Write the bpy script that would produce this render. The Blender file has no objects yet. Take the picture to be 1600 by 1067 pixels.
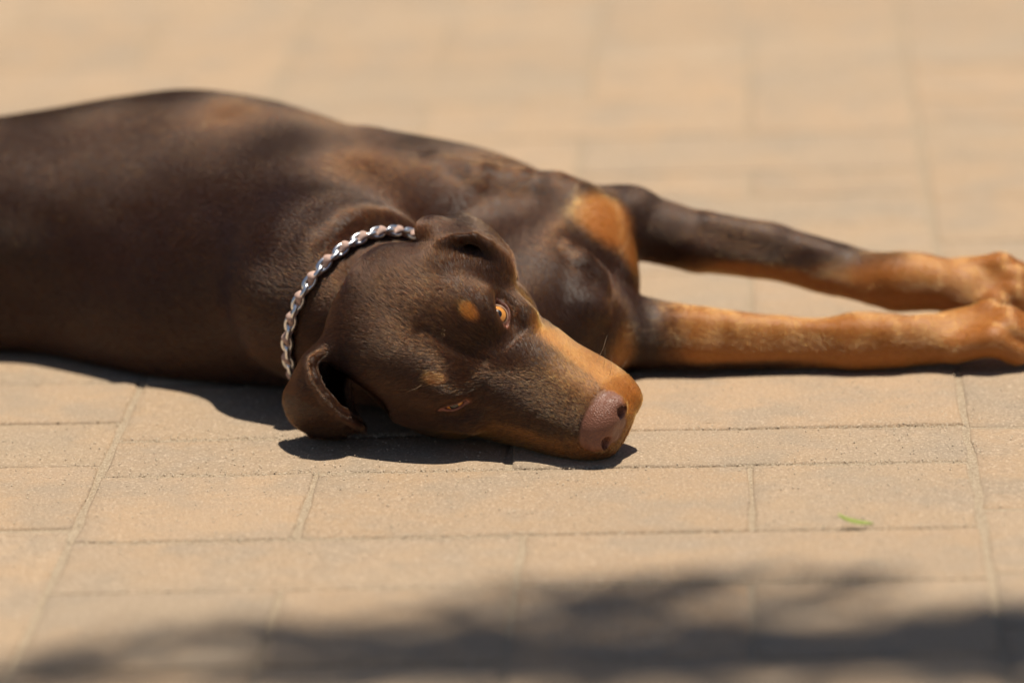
import bpy, bmesh, math, random
import numpy as np
from mathutils import Vector, Matrix

random.seed(7); np.random.seed(7)
scene = bpy.context.scene
C = scene.collection

# ------------------------------------------------------------------ camera, sky, sun, exposure
FPX = 7000.0                       # focal length in pixels of a 1600 px wide frame
TH = math.atan(1976 / FPX)         # camera looks down this much
RHO = 0.036                        # slight roll
CAM_H = 0.976
XW = np.array([1, 0, 0.]); U0 = np.array([0, math.sin(TH), math.cos(TH)]); FW = np.array([0, math.cos(TH), -math.sin(TH)])
CR = math.cos(RHO) * XW - math.sin(RHO) * U0
CU = math.sin(RHO) * XW + math.cos(RHO) * U0
CP = np.array([0, 0, CAM_H])

cam_d = bpy.data.cameras.new('camera'); cam = bpy.data.objects.new('camera', cam_d); C.objects.link(cam)
cam.matrix_world = Matrix(((CR[0], CU[0], -FW[0], CP[0]), (CR[1], CU[1], -FW[1], CP[1]), (CR[2], CU[2], -FW[2], CP[2]), (0, 0, 0, 1)))
cam_d.sensor_width = 36; cam_d.lens = FPX / 1600 * 36; cam_d.clip_start = .05; cam_d.clip_end = 500
cam_d.dof.use_dof = True; cam_d.dof.focus_distance = 3.29; cam_d.dof.aperture_fstop = 2.7
scene.camera = cam

SUN_EL, SUN_AZ = math.radians(82), math.radians(75)       # azimuth from +Y towards +X
SUNV = Vector((math.cos(SUN_EL) * math.sin(SUN_AZ), math.cos(SUN_EL) * math.cos(SUN_AZ), math.sin(SUN_EL)))
w = bpy.data.worlds.new('World'); scene.world = w; w.use_nodes = True
nt = w.node_tree
sky = nt.nodes.new('ShaderNodeTexSky'); sky.sky_type = 'NISHITA'; sky.sun_disc = False
sky.sun_elevation = SUN_EL; sky.sun_rotation = SUN_AZ
bg = nt.nodes['Background']; bg.inputs['Strength'].default_value = .05
nt.links.new(sky.outputs[0], bg.inputs['Color'])
sl = bpy.data.lights.new('sun', 'SUN'); sl.energy = 5.0; sl.angle = math.radians(.53); sl.color = (1, .925, .80)
so = bpy.data.objects.new('sun', sl); C.objects.link(so); so.rotation_euler = SUNV.to_track_quat('Z', 'Y').to_euler(); so.location = (1, 5, 6)
vs = scene.view_settings
vs.view_transform = 'Standard'; vs.look = 'None'; vs.exposure = .30; vs.gamma = 1; vs.use_curve_mapping = False
scene.cycles.use_denoising = True
scene.cycles.max_bounces = 8

def ray(px, py): return FW + CR * ((px - 800) / FPX) + CU * (-(py - 533.5) / FPX)
def at_z(px, py, z=0.): r = ray(px, py); return CP + r * ((z - CAM_H) / r[2])
def at_y(px, py, y): r = ray(px, py); return CP + r * (y / r[1])

# ------------------------------------------------------------------ helpers
def tag(o, label=None, cat=None, group=None, kind=None):
    if label: o['label'] = label
    if cat: o['category'] = cat
    if group: o['group'] = group
    if kind: o['kind'] = kind
    return o
def mesh_obj(name, verts, faces, mat, parent=None, smooth=False):
    me = bpy.data.meshes.new(name); me.from_pydata([tuple(v) for v in verts], [], faces); me.update()
    if smooth: me.shade_smooth()
    me.materials.append(mat)
    o = bpy.data.objects.new(name, me); C.objects.link(o); o.parent = parent
    return o
def big_mesh(name, V, Fq, mat, parent=None, smooth=True):
    n = Fq.shape[1]
    me = bpy.data.meshes.new(name)
    me.vertices.add(len(V)); me.vertices.foreach_set('co', V.astype(np.float32).ravel())
    me.loops.add(Fq.size); me.loops.foreach_set('vertex_index', Fq.astype(np.int32).ravel())
    me.polygons.add(len(Fq)); me.polygons.foreach_set('loop_start', (np.arange(len(Fq)) * n).astype(np.int32))
    me.update(calc_edges=True); me.validate()
    if smooth: me.shade_smooth()
    me.materials.append(mat)
    o = bpy.data.objects.new(name, me); C.objects.link(o); o.parent = parent
    return o
def empty(name, loc):
    o = bpy.data.objects.new(name, None); C.objects.link(o); o.location = loc; o.empty_display_size = .05; return o
def tube(pts, rad, n=6):
    pts = [Vector(p) for p in pts]; V = []; Fc = []
    for i, p in enumerate(pts):
        t = (pts[min(i + 1, len(pts) - 1)] - pts[max(i - 1, 0)]).normalized()
        a = t.cross(Vector((.3, .2, .93))).normalized(); b = t.cross(a)
        r = rad[i] if hasattr(rad, '__len__') else rad
        for k in range(n):
            g = 2 * math.pi * k / n; V.append(p + a * (r * math.cos(g)) + b * (r * math.sin(g)))
    for i in range(len(pts) - 1):
        for k in range(n):
            Fc.append((i * n + k, i * n + (k + 1) % n, (i + 1) * n + (k + 1) % n, (i + 1) * n + k))
    Fc.append(tuple(range(n))[::-1]); Fc.append(tuple((len(pts) - 1) * n + k for k in range(n)))
    return V, Fc

class NT:
    def __init__(s, name):
        s.m = bpy.data.materials.new(name); s.m.use_nodes = True; s.t = s.m.node_tree
        s.b = s.t.nodes['Principled BSDF']; s.out = s.t.nodes['Material Output']
    def n(s, typ, **kw):
        nd = s.t.nodes.new('ShaderNode' + typ)
        for k, v in kw.items():
            if k in nd.inputs.keys(): nd.inputs[k].default_value = v
            else: setattr(nd, k, v)
        return nd
    def l(s, a, b): s.t.links.new(a, b)
    def noise(s, scale, detail=4, rough=.55, vec=None, dim='3D'):
        nd = s.n('TexNoise'); nd.noise_dimensions = dim
        nd.inputs['Scale'].default_value = scale; nd.inputs['Detail'].default_value = detail; nd.inputs['Roughness'].default_value = rough
        if vec is not None: s.l(vec, nd.inputs['Vector'])
        return nd.outputs['Fac']
    def ramp(s, fac, stops):
        nd = s.n('ValToRGB'); e = nd.color_ramp.elements
        while len(e) < len(stops): e.new(.5)
        for el, (p, c) in zip(e, stops):
            el.position = p; el.color = (c, c, c, 1) if not hasattr(c, '__len__') else (*c, 1)
        s.l(fac, nd.inputs[0]); return nd.outputs[0]
    def mix(s, fac, a, b, typ='MIX'):
        nd = s.n('Mix'); nd.data_type = 'RGBA'; nd.blend_type = typ
        for v, i in ((fac, 0), (a, 6), (b, 7)):
            if hasattr(v, 'is_linked'): s.l(v, nd.inputs[i])
            else: nd.inputs[i].default_value = v if i == 0 else (*v, 1)
        return nd.outputs[2]
    def math(s, op, a, b=0.):
        nd = s.n('Math'); nd.operation = op
        for v, i in ((a, 0), (b, 1)):
            if hasattr(v, 'is_linked'): s.l(v, nd.inputs[i])
            else: nd.inputs[i].default_value = v
        return nd.outputs[0]
    def bump(s, h, strength, dist, normal=None):
        nd = s.n('Bump'); nd.inputs['Strength'].default_value = strength; nd.inputs['Distance'].default_value = dist
        s.l(h, nd.inputs['Height'])
        if normal is not None: s.l(normal, nd.inputs['Normal'])
        return nd.outputs[0]
    def attr(s, name):
        nd = s.n('Attribute'); nd.attribute_name = name; return nd
    def coord(s, kind='Object'):
        return s.n('TexCoord').outputs[kind]
    def geo_pos(s):
        return s.n('NewGeometry').outputs['Position']

# ------------------------------------------------------------------ ground materials
def paver_material():
    m = NT('tumbled_concrete'); pos = m.geo_pos()
    oi = m.n('ObjectInfo'); rnd = oi.outputs['Random']
    base = m.ramp(rnd, [(0, (0.398, 0.281, 0.171)), (.3, (0.366, 0.275, 0.175)), (.55, (0.403, 0.279, 0.163)), (.8, (0.345, 0.263, 0.173)), (1, (0.392, 0.291, 0.184))])
    base = m.mix(.75, base, m.ramp(m.math('FRACT', m.math('MULTIPLY', rnd, 17.3)), [(0, (.88, .88, .95)), (.5, (1.02, .99, 1.02)), (1, (1.10, 1.04, 1.06))]), 'MULTIPLY')
    big = m.noise(9, 3, .5, pos)
    c = m.mix(m.ramp(big, [(.42, 0), (.62, .6)]), base, (.395, .268, .160))
    g2 = m.noise(13.7, 4, .6, pos)
    c = m.mix(m.ramp(g2, [(.46, 0), (.64, .6)]), c, (.285, .232, .172))
    g3 = m.noise(31, 4, .6, pos)
    c = m.mix(m.ramp(g3, [(.40, .3), (.55, 0)]), c, (.36, .27, .19))
    fine = m.noise(520, 4, .7, pos)
    c = m.mix(m.ramp(fine, [(.35, .7), (.48, 0)]), c, (.20, .145, .095))
    fine2 = m.noise(700, 2, .6, m.math('ADD', 0, 0)) if False else m.noise(430, 4, .75, pos)
    c = m.mix(m.ramp(fine2, [(.54, 0), (.67, .75)]), c, (.66, .51, .37))
    m.l(c, m.b.inputs['Base Color']); m.b.inputs['Roughness'].default_value = .85
    m.b.inputs['Specular IOR Level'].default_value = .3
    h = m.noise(330, 6, .75, pos); h2 = m.noise(60, 4, .6, pos)
    n1 = m.bump(h2, .35, .004); m.l(m.bump(h, .8, .0018, n1), m.b.inputs['Normal'])
    return m.m
def sand_material():
    m = NT('joint_sand'); pos = m.geo_pos()
    a = m.noise(700, 3, .7, pos)
    c = m.ramp(a, [(.3, (.22, .16, .10)), (.5, (.35, .265, .175)), (.68, (.52, .42, .30))])
    m.l(c, m.b.inputs['Base Color']); m.b.inputs['Roughness'].default_value = .95
    m.l(m.bump(a, .8, .002), m.b.inputs['Normal'])
    return m.m
def simple(name, col, rough=.6, metal=0., spec=.5):
    m = NT(name); pos = m.coord('Object'); n = m.noise(300, 3, .6, pos)
    m.l(m.mix(m.ramp(n, [(.3, 0), (.7, 1)]), tuple(x * .8 for x in col), tuple(min(1, x * 1.15) for x in col)), m.b.inputs['Base Color'])
    m.b.inputs['Roughness'].default_value = rough; m.b.inputs['Metallic'].default_value = metal; m.b.inputs['Specular IOR Level'].default_value = spec
    return m.m
M_PAVER = paver_material(); M_SAND = sand_material()

# ------------------------------------------------------------------ ground and pavers
# the sheet carries the sand bed; its far part reads as the same paving
gm = bpy.data.meshes.new('ground')
gm.from_pydata([(-60, -30, -.0021), (60, -30, -.0021), (60, 120, -.0021), (-60, 120, -.0021)], [], [(0, 1, 2, 3)])
gm.materials.append(M_SAND)
ground = bpy.data.objects.new('ground', gm); C.objects.link(ground); tag(ground, kind='structure')

YAW = math.radians(3.37)
PO = at_z(1530, 821)                                   # a joint crossing
PU = np.array([math.cos(YAW), -math.sin(YAW), 0]); PV = np.array([math.sin(YAW), math.cos(YAW), 0])
def pw(u, v, z=0.): return PO + PU * u + PV * v + np.array([0, 0, z])

paving = empty('paving', (float(PO[0]), float(PO[1]), 0)); tag(paving, kind='structure')
paving.rotation_euler = (0, 0, -YAW)
paver_meshes = {}
def paver_mesh(wd, dp, var, rough=1.):
    key = (round(wd, 4), round(dp, 4), var, rough)
    if key in paver_meshes: return paver_meshes[key]
    rs = random.Random(str(key))
    n_u, n_v = max(3, int(wd / .03)), max(3, int(dp / .03))
    out = []
    for i in range(n_u): out.append((-wd / 2 + wd * i / n_u, -dp / 2))
    for i in range(n_v): out.append((wd / 2, -dp / 2 + dp * i / n_v))
    for i in range(n_u): out.append((wd / 2 - wd * i / n_u, dp / 2))
    for i in range(n_v): out.append((-wd / 2, dp / 2 - dp * i / n_v))
    n = len(out); V = []; Fc = []
    jit = [rs.uniform(-.0011, .0006) * rough for _ in range(n)]
    def ring(inset, z, j):
        for (x, y), jj in zip(out, jit):
            sx, sy = (wd / 2 - inset + jj * j) / (wd / 2), (dp / 2 - inset + jj * j) / (dp / 2)
            V.append((x * sx, y * sy, z + (rs.uniform(-.0005, .0003) if z > -.01 else 0)))
    ring(0, -.05, 1); ring(.0002, -.0042, 1); ring(.0008, -.0013, 1.2); ring(.0028, -.0003, 1.3); ring(.012, 0, 1)
    for r in range(4):
        for i in range(n):
            Fc.append((r * n + i, r * n + (i + 1) % n, (r + 1) * n + (i + 1) % n, (r + 1) * n + i))
    Fc.append(tuple(4 * n + i for i in range(n)))
    me = bpy.data.meshes.new('paver'); me.from_pydata(V, [], Fc); me.update(); me.shade_smooth(); me.materials.append(M_PAVER)
    paver_meshes[key] = me
    return me
W4 = .159
def row(u0, v0, v1, cuts, gap=.0021, rough=1.):
    """one course of pavers from v0 to v1, cut at the given u positions"""
    for a, b in zip(cuts[:-1], cuts[1:]):
        me = paver_mesh(b - a - gap, v1 - v0 - gap, random.randrange(4), rough)
        o = bpy.data.objects.new('paver', me); C.objects.link(o); o.parent = paving
        o.location = (u0 + (a + b) / 2, (v0 + v1) / 2, random.uniform(-.0009, .0004))
        o.rotation_euler = (random.gauss(0, .0025), random.gauss(0, .002), random.gauss(0, .0025))
STRIP = 4 * W4 + .0012
# the strip the head lies on, courses as in the photograph
s0 = -STRIP + .003
c4 = [0, W4, 2 * W4, 3 * W4, 4 * W4]
known = [(-.26, -.11, c4), (-.11, 0, [0, 2 * W4, 4 * W4]), (0, .152, [0, W4, 3 * W4, 4 * W4]), (.152, .243, [0, .30, 4 * W4]),
         (.243, .392, [0, W4 * 2, 4 * W4])]
for v0, v1, cuts in known: row(s0, v0, v1, cuts, rough=1.5 if v0 in (0, .152) else 1.)
def fill(u0, v0, vend, sgn=1):
    v = v0
    while (v < vend if sgn > 0 else v > vend):
        d = random.choice([.091, .11, .15, .152, .152])
        cuts = random.choice([c4, [0, 2 * W4, 4 * W4], [0, W4, 3 * W4, 4 * W4], [0, 2 * W4, 3 * W4, 4 * W4], [0, W4, 2 * W4, 4 * W4]])
        if sgn > 0: row(u0, v, v + d, cuts); v += d
        else: row(u0, v - d, v, cuts); v -= d
fill(s0, .392, 2.6); fill(s0, -.26, -.75, -1)
s1 = .003
for v0, v1, cuts in [(-.098, .041, c4), (.041, .237, [0, 2 * W4, 4 * W4])]: row(s1, v0, v1, cuts)
fill(s1, .237, 2.6); fill(s1, -.098, -.75, -1)
s2 = s0 - STRIP
for v0, v1, cuts in [(.03, .18, [0, 2 * W4, 4 * W4]), (-.16, .03, [0, 2 * W4, 4 * W4])]: row(s2, v0, v1, cuts)
fill(s2, .18, 2.6); fill(s2, -.16, -.75, -1)
#PAVERS_END
# paving beyond the pieces one can tell apart: same stone as flat fields
def field(x0, x1, y0, y1):
    o = mesh_obj('paver_field', [(x0, y0, -.0012), (x1, y0, -.0012), (x1, y1, -.0012), (x0, y1, -.0012)], [(0, 1, 2, 3)], M_PAVER, paving); tag(o, kind='stuff')
vtop = 2.75
field(-30, 30, vtop, 60); field(-30, 30, -12, -.9)
field(-30, s2 - .004, -.9, vtop); field(s1 + STRIP, 30, -.9, vtop)

# ================================================================== DOG (implicit surface)
#SDF_BEGIN
HB = np.array([[0.7805, 0.4893, -0.389], [-0.5594, 0.2692, -0.7839], [-0.2789, 0.8295, 0.4839]])   # head axes: forward, left, top
HT = np.array([.0701, 3.1159, .0299])                                                             # tip of the nose
def hw(f, l, u): return HT + HB @ (np.array([f, l, u]) * .01)
def to_head(P): return ((P - HT) @ HB) * 100.
FAR = 1e9
CULL = [.07, np.zeros(3), 0.]           # margin, centre and radius of the points being evaluated
def smin(a, b, k):
    if isinstance(b, float): return a
    if isinstance(a, float): return b
    h = np.clip(.5 + .5 * (b - a) / k, 0, 1); return b + (a - b) * h - k * h * (1 - h)
def smax(a, b, k):
    if isinstance(b, float): return a
    return -smin(-a, -b, k)
def ell(P, c, r):
    c = np.array(c, dtype=P.dtype); r = np.array(r, dtype=P.dtype)
    if math.dist(c, CULL[1]) > CULL[2] + r.max() + CULL[0]: return FAR
    q = (P - c) / r; k0 = np.sqrt(np.einsum('ij,ij->i', q, q)) + 1e-9; q /= r
    return k0 * (k0 - 1) / (np.sqrt(np.einsum('ij,ij->i', q, q)) + 1e-9)
def cap(P, a, b, ra, rb):
    a = np.array(a, dtype=P.dtype); b = np.array(b, dtype=P.dtype); ab = b - a; L = float(ab @ ab)
    e = CULL[1] - a; g = e - ab * min(1., max(0., float(e @ ab) / L))
    if math.sqrt(float(g @ g)) > CULL[2] + max(ra, rb) + CULL[0]: return FAR
    Q = P - a; t = np.clip((Q @ ab) / L, 0, 1); Q -= t[:, None] * ab
    return np.sqrt(np.einsum('ij,ij->i', Q, Q)) - (ra + (rb - ra) * t)
def chain(P, pts, rad, k=.01):
    d = FAR
    for i in range(len(pts) - 1): d = smin(d, cap(P, pts[i], pts[i + 1], rad[i], rad[i + 1]), k)
    return d
def pchip(x, xs, ys):
    """smooth table lookup (Catmull-Rom on sorted knots)"""
    xs = np.array(xs, float); ys = np.array(ys, float)
    m = np.gradient(ys, xs)
    i = np.clip(np.searchsorted(xs, x) - 1, 0, len(xs) - 2)
    h = xs[i + 1] - xs[i]; t = np.clip((x - xs[i]) / h, 0, 1)
    return ((2 * t ** 3 - 3 * t * t + 1) * ys[i] + (t ** 3 - 2 * t * t + t) * h * m[i] + (-2 * t ** 3 + 3 * t * t) * ys[i + 1] + (t ** 3 - t * t) * h * m[i + 1])

HEAD_F = [-23.6, -22.6, -21, -18, -15, -13, -11.6, -10, -8, -5, -3, -1.5, -.6, .1]
HEAD_TOP = [3.0, 4.1, 4.85, 5.0, 4.72, 4.25, 3.72, 3.0, 2.3, 1.55, 1.3, 1.1, .7, -.3]
HEAD_BOT = [-4.5, -5.2, -6.0, -6.6, -6.6, -6.3, -6.0, -5.7, -5.3, -4.8, -4.5, -4.2, -3.8, -2.9]
HEAD_W = [4.6, 5.0, 5.5, 5.85, 5.85, 5.5, 5.1, 4.75, 4.35, 3.85, 3.5, 3.05, 2.45, 1.5]
def catgrid(G, nu, nv):
    """dense points on a Catmull-Rom patch through the control grid G[rows][cols]"""
    G = np.array(G, float)
    def interp(A, n):
        m = len(A); t = np.linspace(0, m - 1, n); i = np.clip(t.astype(int), 0, m - 2); s = (t - i).reshape((-1,) + (1,) * (A.ndim - 1))
        p0 = A[np.clip(i - 1, 0, m - 1)]; p1 = A[i]; p2 = A[i + 1]; p3 = A[np.clip(i + 2, 0, m - 1)]
        return .5 * (2 * p1 + (p2 - p0) * s + (2 * p0 - 5 * p1 + 4 * p2 - p3) * s * s + (3 * p1 - p0 - 3 * p2 + p3) * s ** 3)
    A = interp(G, nu); return np.swapaxes(interp(np.swapaxes(A, 0, 1), nv), 0, 1)
def ear_right_grid():
    # columns: inner attachment, hidden back, outer contour, outer face, rim; rows: base to tip (pixel, pixel, depth)
    rows = [[(548, 556, 3.205), (540, 540, 3.222), (522, 531, 3.222), (513, 535, 3.205), (512, 545, 3.196)],
            [(546, 580, 3.198), (522, 565, 3.222), (487, 556, 3.218), (482, 556, 3.195), (486, 566, 3.180)],
            [(545, 605, 3.195), (515, 598, 3.222), (463, 595, 3.215), (468, 590, 3.187), (491, 592, 3.170)],
            [(548, 630, 3.195), (510, 628, 3.220), (449, 624, 3.210), (466, 620, 3.180), (511, 623, 3.163)],
            [(556, 650, 3.198), (515, 652, 3.216), (456, 652, 3.206), (484, 648, 3.178), (538, 648, 3.164)],
            [(565, 662, 3.206), (525, 670, 3.211), (482, 674, 3.206), (512, 670, 3.188), (562, 662, 3.182)],
            [(568, 668, 3.206), (535, 677, 3.206), (510, 680, 3.203), (535, 676, 3.196), (569, 670, 3.191)]]
    return [[at_y(*p) for p in r] for r in rows]
def ear_left_grid():
    rows = [[(676, 398, 3.196), (664, 372, 3.205), (662, 352, 3.225), (668, 348, 3.25), (680, 352, 3.27)],
            [(690, 384, 3.190), (684, 366, 3.200), (688, 350, 3.222), (698, 343, 3.25), (705, 352, 3.275)],
            [(712, 374, 3.188), (712, 360, 3.202), (718, 347, 3.226), (727, 341, 3.252), (730, 352, 3.28)],
            [(740, 372, 3.188), (742, 360, 3.204), (748, 352, 3.228), (754, 355, 3.252), (752, 370, 3.278)],
            [(764, 386, 3.188), (768, 376, 3.204), (774, 372, 3.226), (778, 378, 3.246), (774, 394, 3.266)],
            [(780, 408, 3.190), (786, 402, 3.204), (792, 400, 3.222), (796, 406, 3.238), (792, 418, 3.254)],
            [(789, 428, 3.196), (796, 428, 3.208), (801, 430, 3.220), (802, 434, 3.232), (798, 440, 3.244)]]
    return [[at_y(p[0], p[1], p[2] + .010) for p in r] for r in rows]
EAR_LRIM = [at_y(p[0], p[1], p[2] + .010) for p in ((676, 396, 3.196), (690, 383, 3.190), (712, 373, 3.188), (740, 371, 3.188), (764, 385, 3.188), (780, 407, 3.190), (788, 424, 3.195))]
EAR_RIM = [at_y(*p) for p in ((512, 547, 3.194), (487, 566, 3.180), (491, 592, 3.170), (511, 623, 3.163), (538, 648, 3.168), (562, 662, 3.181))]
EAR_R = catgrid(ear_right_grid(), 70, 60).reshape(-1, 3)
EAR_L = catgrid(ear_left_grid(), 60, 50).reshape(-1, 3)
def sheet(P, S, r):
    lo, hi = P.min(0) - .012, P.max(0) + .012
    S = S[((S > lo) & (S < hi)).all(1)]
    if not len(S): return FAR
    c0 = S.mean(0); Sc = S - c0; q = P - c0
    dd = (q * q).sum(1)[:, None] + (Sc * Sc).sum(1)[None] - 2 * (q @ Sc.T)
    return np.sqrt(np.maximum(dd.min(1), 0)) - r

# eyes: centre of the ball, outward axis, slit axis (head frame, cm)
def unit(v): v = np.array(v, float); return v / np.linalg.norm(v)
EYES = {}
for sgn, openh in ((1, .50), (-1, .17)):
    n = unit((.50, .62 * sgn, .60)); a = unit((-.72, .66 * sgn, -.02)); a = unit(a - n * (a @ n)); b = np.cross(n, a)
    c = np.array((-11.0, 3.95 * sgn, 2.35)) - n * (1.32 if sgn > 0 else 1.25)
    EYES[sgn] = (c, n, a, b, openh)
EYE_R = 1.2

def head_sdf(Q):
    """Q in cm in the head frame"""
    f, l, u = Q[:, 0], Q[:, 1], Q[:, 2]; al = np.abs(l)
    fc = np.clip(f, HEAD_F[0], HEAD_F[-1])
    top, bot, wd = pchip(fc, HEAD_F, HEAD_TOP), pchip(fc, HEAD_F, HEAD_BOT), pchip(fc, HEAD_F, HEAD_W)
    uc, ru = (top + bot) / 2, (top - bot) / 2
    s = (u - uc) / ru
    tap = np.where(f > -10, .20, .14)
    wl = wd * (1 - tap * np.clip(s, -1, 1)); t = al / wl
    p = np.where(f > -9, 2.7, 2.35)
    nrm = (np.abs(s) ** p + t ** p) ** (1 / p)
    d = (nrm - 1) * np.minimum(ru, wl) * .85
    ex = np.abs(f - fc); d = np.where(ex > 0, np.sqrt(np.maximum(d, 0) ** 2 + ex * ex), d)
    M = np.stack([f, np.sqrt(l * l + .45) - .12, u], 1)
    d = smin(d, cap(M, (-10.0, 4.3, .7), (-15.5, 5.7, .8), .75, .95), 1.4)         # cheek bone
    d = smin(d, ell(M, (-15.5, 4.7, -2.2), (3.6, 1.7, 3.2)), 1.6)                    # jaw muscle
    d = smin(d, ell(M, (-12.2, 3.0, 2.9), (1.8, 1.4, 1.0)), 1.4)                    # brow
    d = smin(d, ell(M, (-17.4, 2.3, 3.1), (5.0, 3.0, 1.95)), 2.2)                    # temple muscle
    d = smin(d, ell(M, (-4.2, 2.5, -2.8), (4.0, 1.5, 1.7)), .9)                     # upper lip
    d = smax(d, -cap(M, (-10.2, 0, 3.0), (-14.5, 0, 5.05), .15, .12), 1.0)           # forehead furrow
    d = smax(d, -cap(M, (-9.0, 5.0, 1.9), (-6.6, 4.6, 1.4), .5, .4), 1.0)            # hollow below the eye
    # eyes
    for sgn, (c, n, a, b, oh) in EYES.items():
        R = Q - c.astype(Q.dtype); m = (R * R).sum(1) < 16
        if not m.any(): continue
        r = R[m]; dm = d[m]
        x, y, z = r @ a.astype(Q.dtype), r @ b.astype(Q.dtype), r @ n.astype(Q.dtype)
        rr = np.sqrt((r * r).sum(1))
        dm = smax(dm, -(np.sqrt((x / 1.35) ** 2 + y * y + (z - 1.5) ** 2) - .75), .8)   # shallow orbit
        dm = smin(dm, rr - (EYE_R + .16), .35)                                       # lids over the ball
        hgt = oh * (1 - (x / 1.15) ** 2)
        alm = (np.abs(y) - hgt) * .8
        ridge = np.maximum(np.abs(alm) - .10, rr - (EYE_R + .22)); ridge = np.where(z > .2, ridge, 9)
        dm = smin(dm, ridge, .16)                                                    # lid margins
        cut = np.maximum(alm, .1 - z)
        dm = smax(dm, -cut, .05)
        dm = np.minimum(dm, np.maximum(rr - (EYE_R - .14), -5))                      # floor behind the ball
        d[m] = dm
    # nose pad
    m = (f > -4)
    if m.any():
        q = np.stack([f[m], al[m], u[m]], 1); dm = d[m]
        nose = ell(q, (-.95, 0, .0), (1.35, 1.95, 1.3))
        nose = smin(nose, ell(q, (-.60, 1.35, -.2), (1.0, .95, .95)), .3)
        nose = smin(nose, ell(q, (-.45, .5, -1.0), (.75, .7, .7)), .4)
        dm = smin(dm, nose, .18)
        dm = smax(dm, -ell(q, (.25, 1.25, -.10), (.95, .46, .54)), .15)               # nostril
        dm = smax(dm, -cap(q, (.1, 1.45, -.25), (-.6, 2.5, -.65), .24, .10), .15)    # nostril slit
        dm = smax(dm, -cap(q, (.45, 0, .1), (.25, 0, -2.3), .07, .07), .22)          # groove below the nose
        d[m] = dm
    # mouth line
    ml = chain(M, [(.3, 0, -2.45), (0, 1.2, -2.7), (-1.3, 3.0, -3.2), (-4, 3.8, -3.7), (-8, 4.4, -4.0)], [.14, .15, .17, .15, .05], .1)
    d = smax(d, -ml, .25)
    return d

PROX = at_y(965, 345, 3.435)
BODY_X = [-1.02, -.95, -.85, -.72, -.58, -.47, -.38, -.31, -.265, -.19, -.12, -.05, .0, .04, .075]
BODY_YC = [3.60, 3.60, 3.60, 3.60, 3.59, 3.583, 3.572, 3.568, 3.565, 3.555, 3.53, 3.50, 3.47, 3.45, 3.44]
BODY_TOP = [.08, .14, .185, .185, .165, .162, .172, .182, .186, .176, .156, .136, .122, .108, .09]
BODY_RY = [.03, .08, .11, .105, .095, .105, .120, .128, .130, .130, .125, .115, .105, .09, .06]
LEG_L = [at_y(925, 362, 3.455), at_y(985, 350, 3.455), at_y(1090, 378, 3.45), at_y(1210, 394, 3.45), at_y(1310, 421, 3.44), at_y(1400, 443, 3.42), at_y(1465, 446, 3.41), at_y(1500, 450, 3.408)]
LEG_LR = [.030, .0268, .0240, .0208, .0200, .0195, .0185, .0150]
LEG_R = [at_z(930, 520, .034), at_z(1000, 522, .027), at_z(1100, 530, .024), at_z(1230, 538, .0185), at_z(1330, 537, .0195), at_z(1400, 536, .0195), at_z(1450, 531, .0205), at_z(1495, 526, .0205)]
LEG_RR = [.034, .0285, .0246, .0200, .0200, .0198, .0195, .0165]
RING_C = np.array([-.115, 3.289, .0725]); RING_N = unit((.61, -.743, -.275)); RA = unit(np.cross(RING_N, [0, 0, 1.])); RB = np.cross(RING_N, RA); FOLD0, FOLD1 = 3.6, 5.2
def paw(P, wrist, ax, up, size=1.0):
    ax = unit(ax); up = unit(up - ax * (np.array(up) @ ax)); sd = np.cross(ax, up); d = FAR
    for k, (s, fw, rr) in enumerate([(-1.05, .062, .0105), (-.38, .080, .0115), (.38, .080, .0115), (1.05, .062, .0105)]):
        a = wrist + ax * .012 + sd * s * .012; k1 = wrist + ax * fw * .66 + sd * s * .0155 + up * .008; t = wrist + ax * fw * .95 + sd * s * .0165 - up * .004
        e = chain(P, [a, k1, t], [.012, rr * 1.08, rr * 1.0], .005); d = smin(d, e, .003)
    return d
PAW_LW = at_y(1478, 446, 3.412); PAW_LA = np.array([1, -.10, -.12]); PAW_LU = np.array([.1, -.75, .65])
PAW_RW = at_z(1466, 530, .0215); PAW_RA = np.array([1, -.03, .03]); PAW_RU = np.array([0, -.35, .94])

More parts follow.
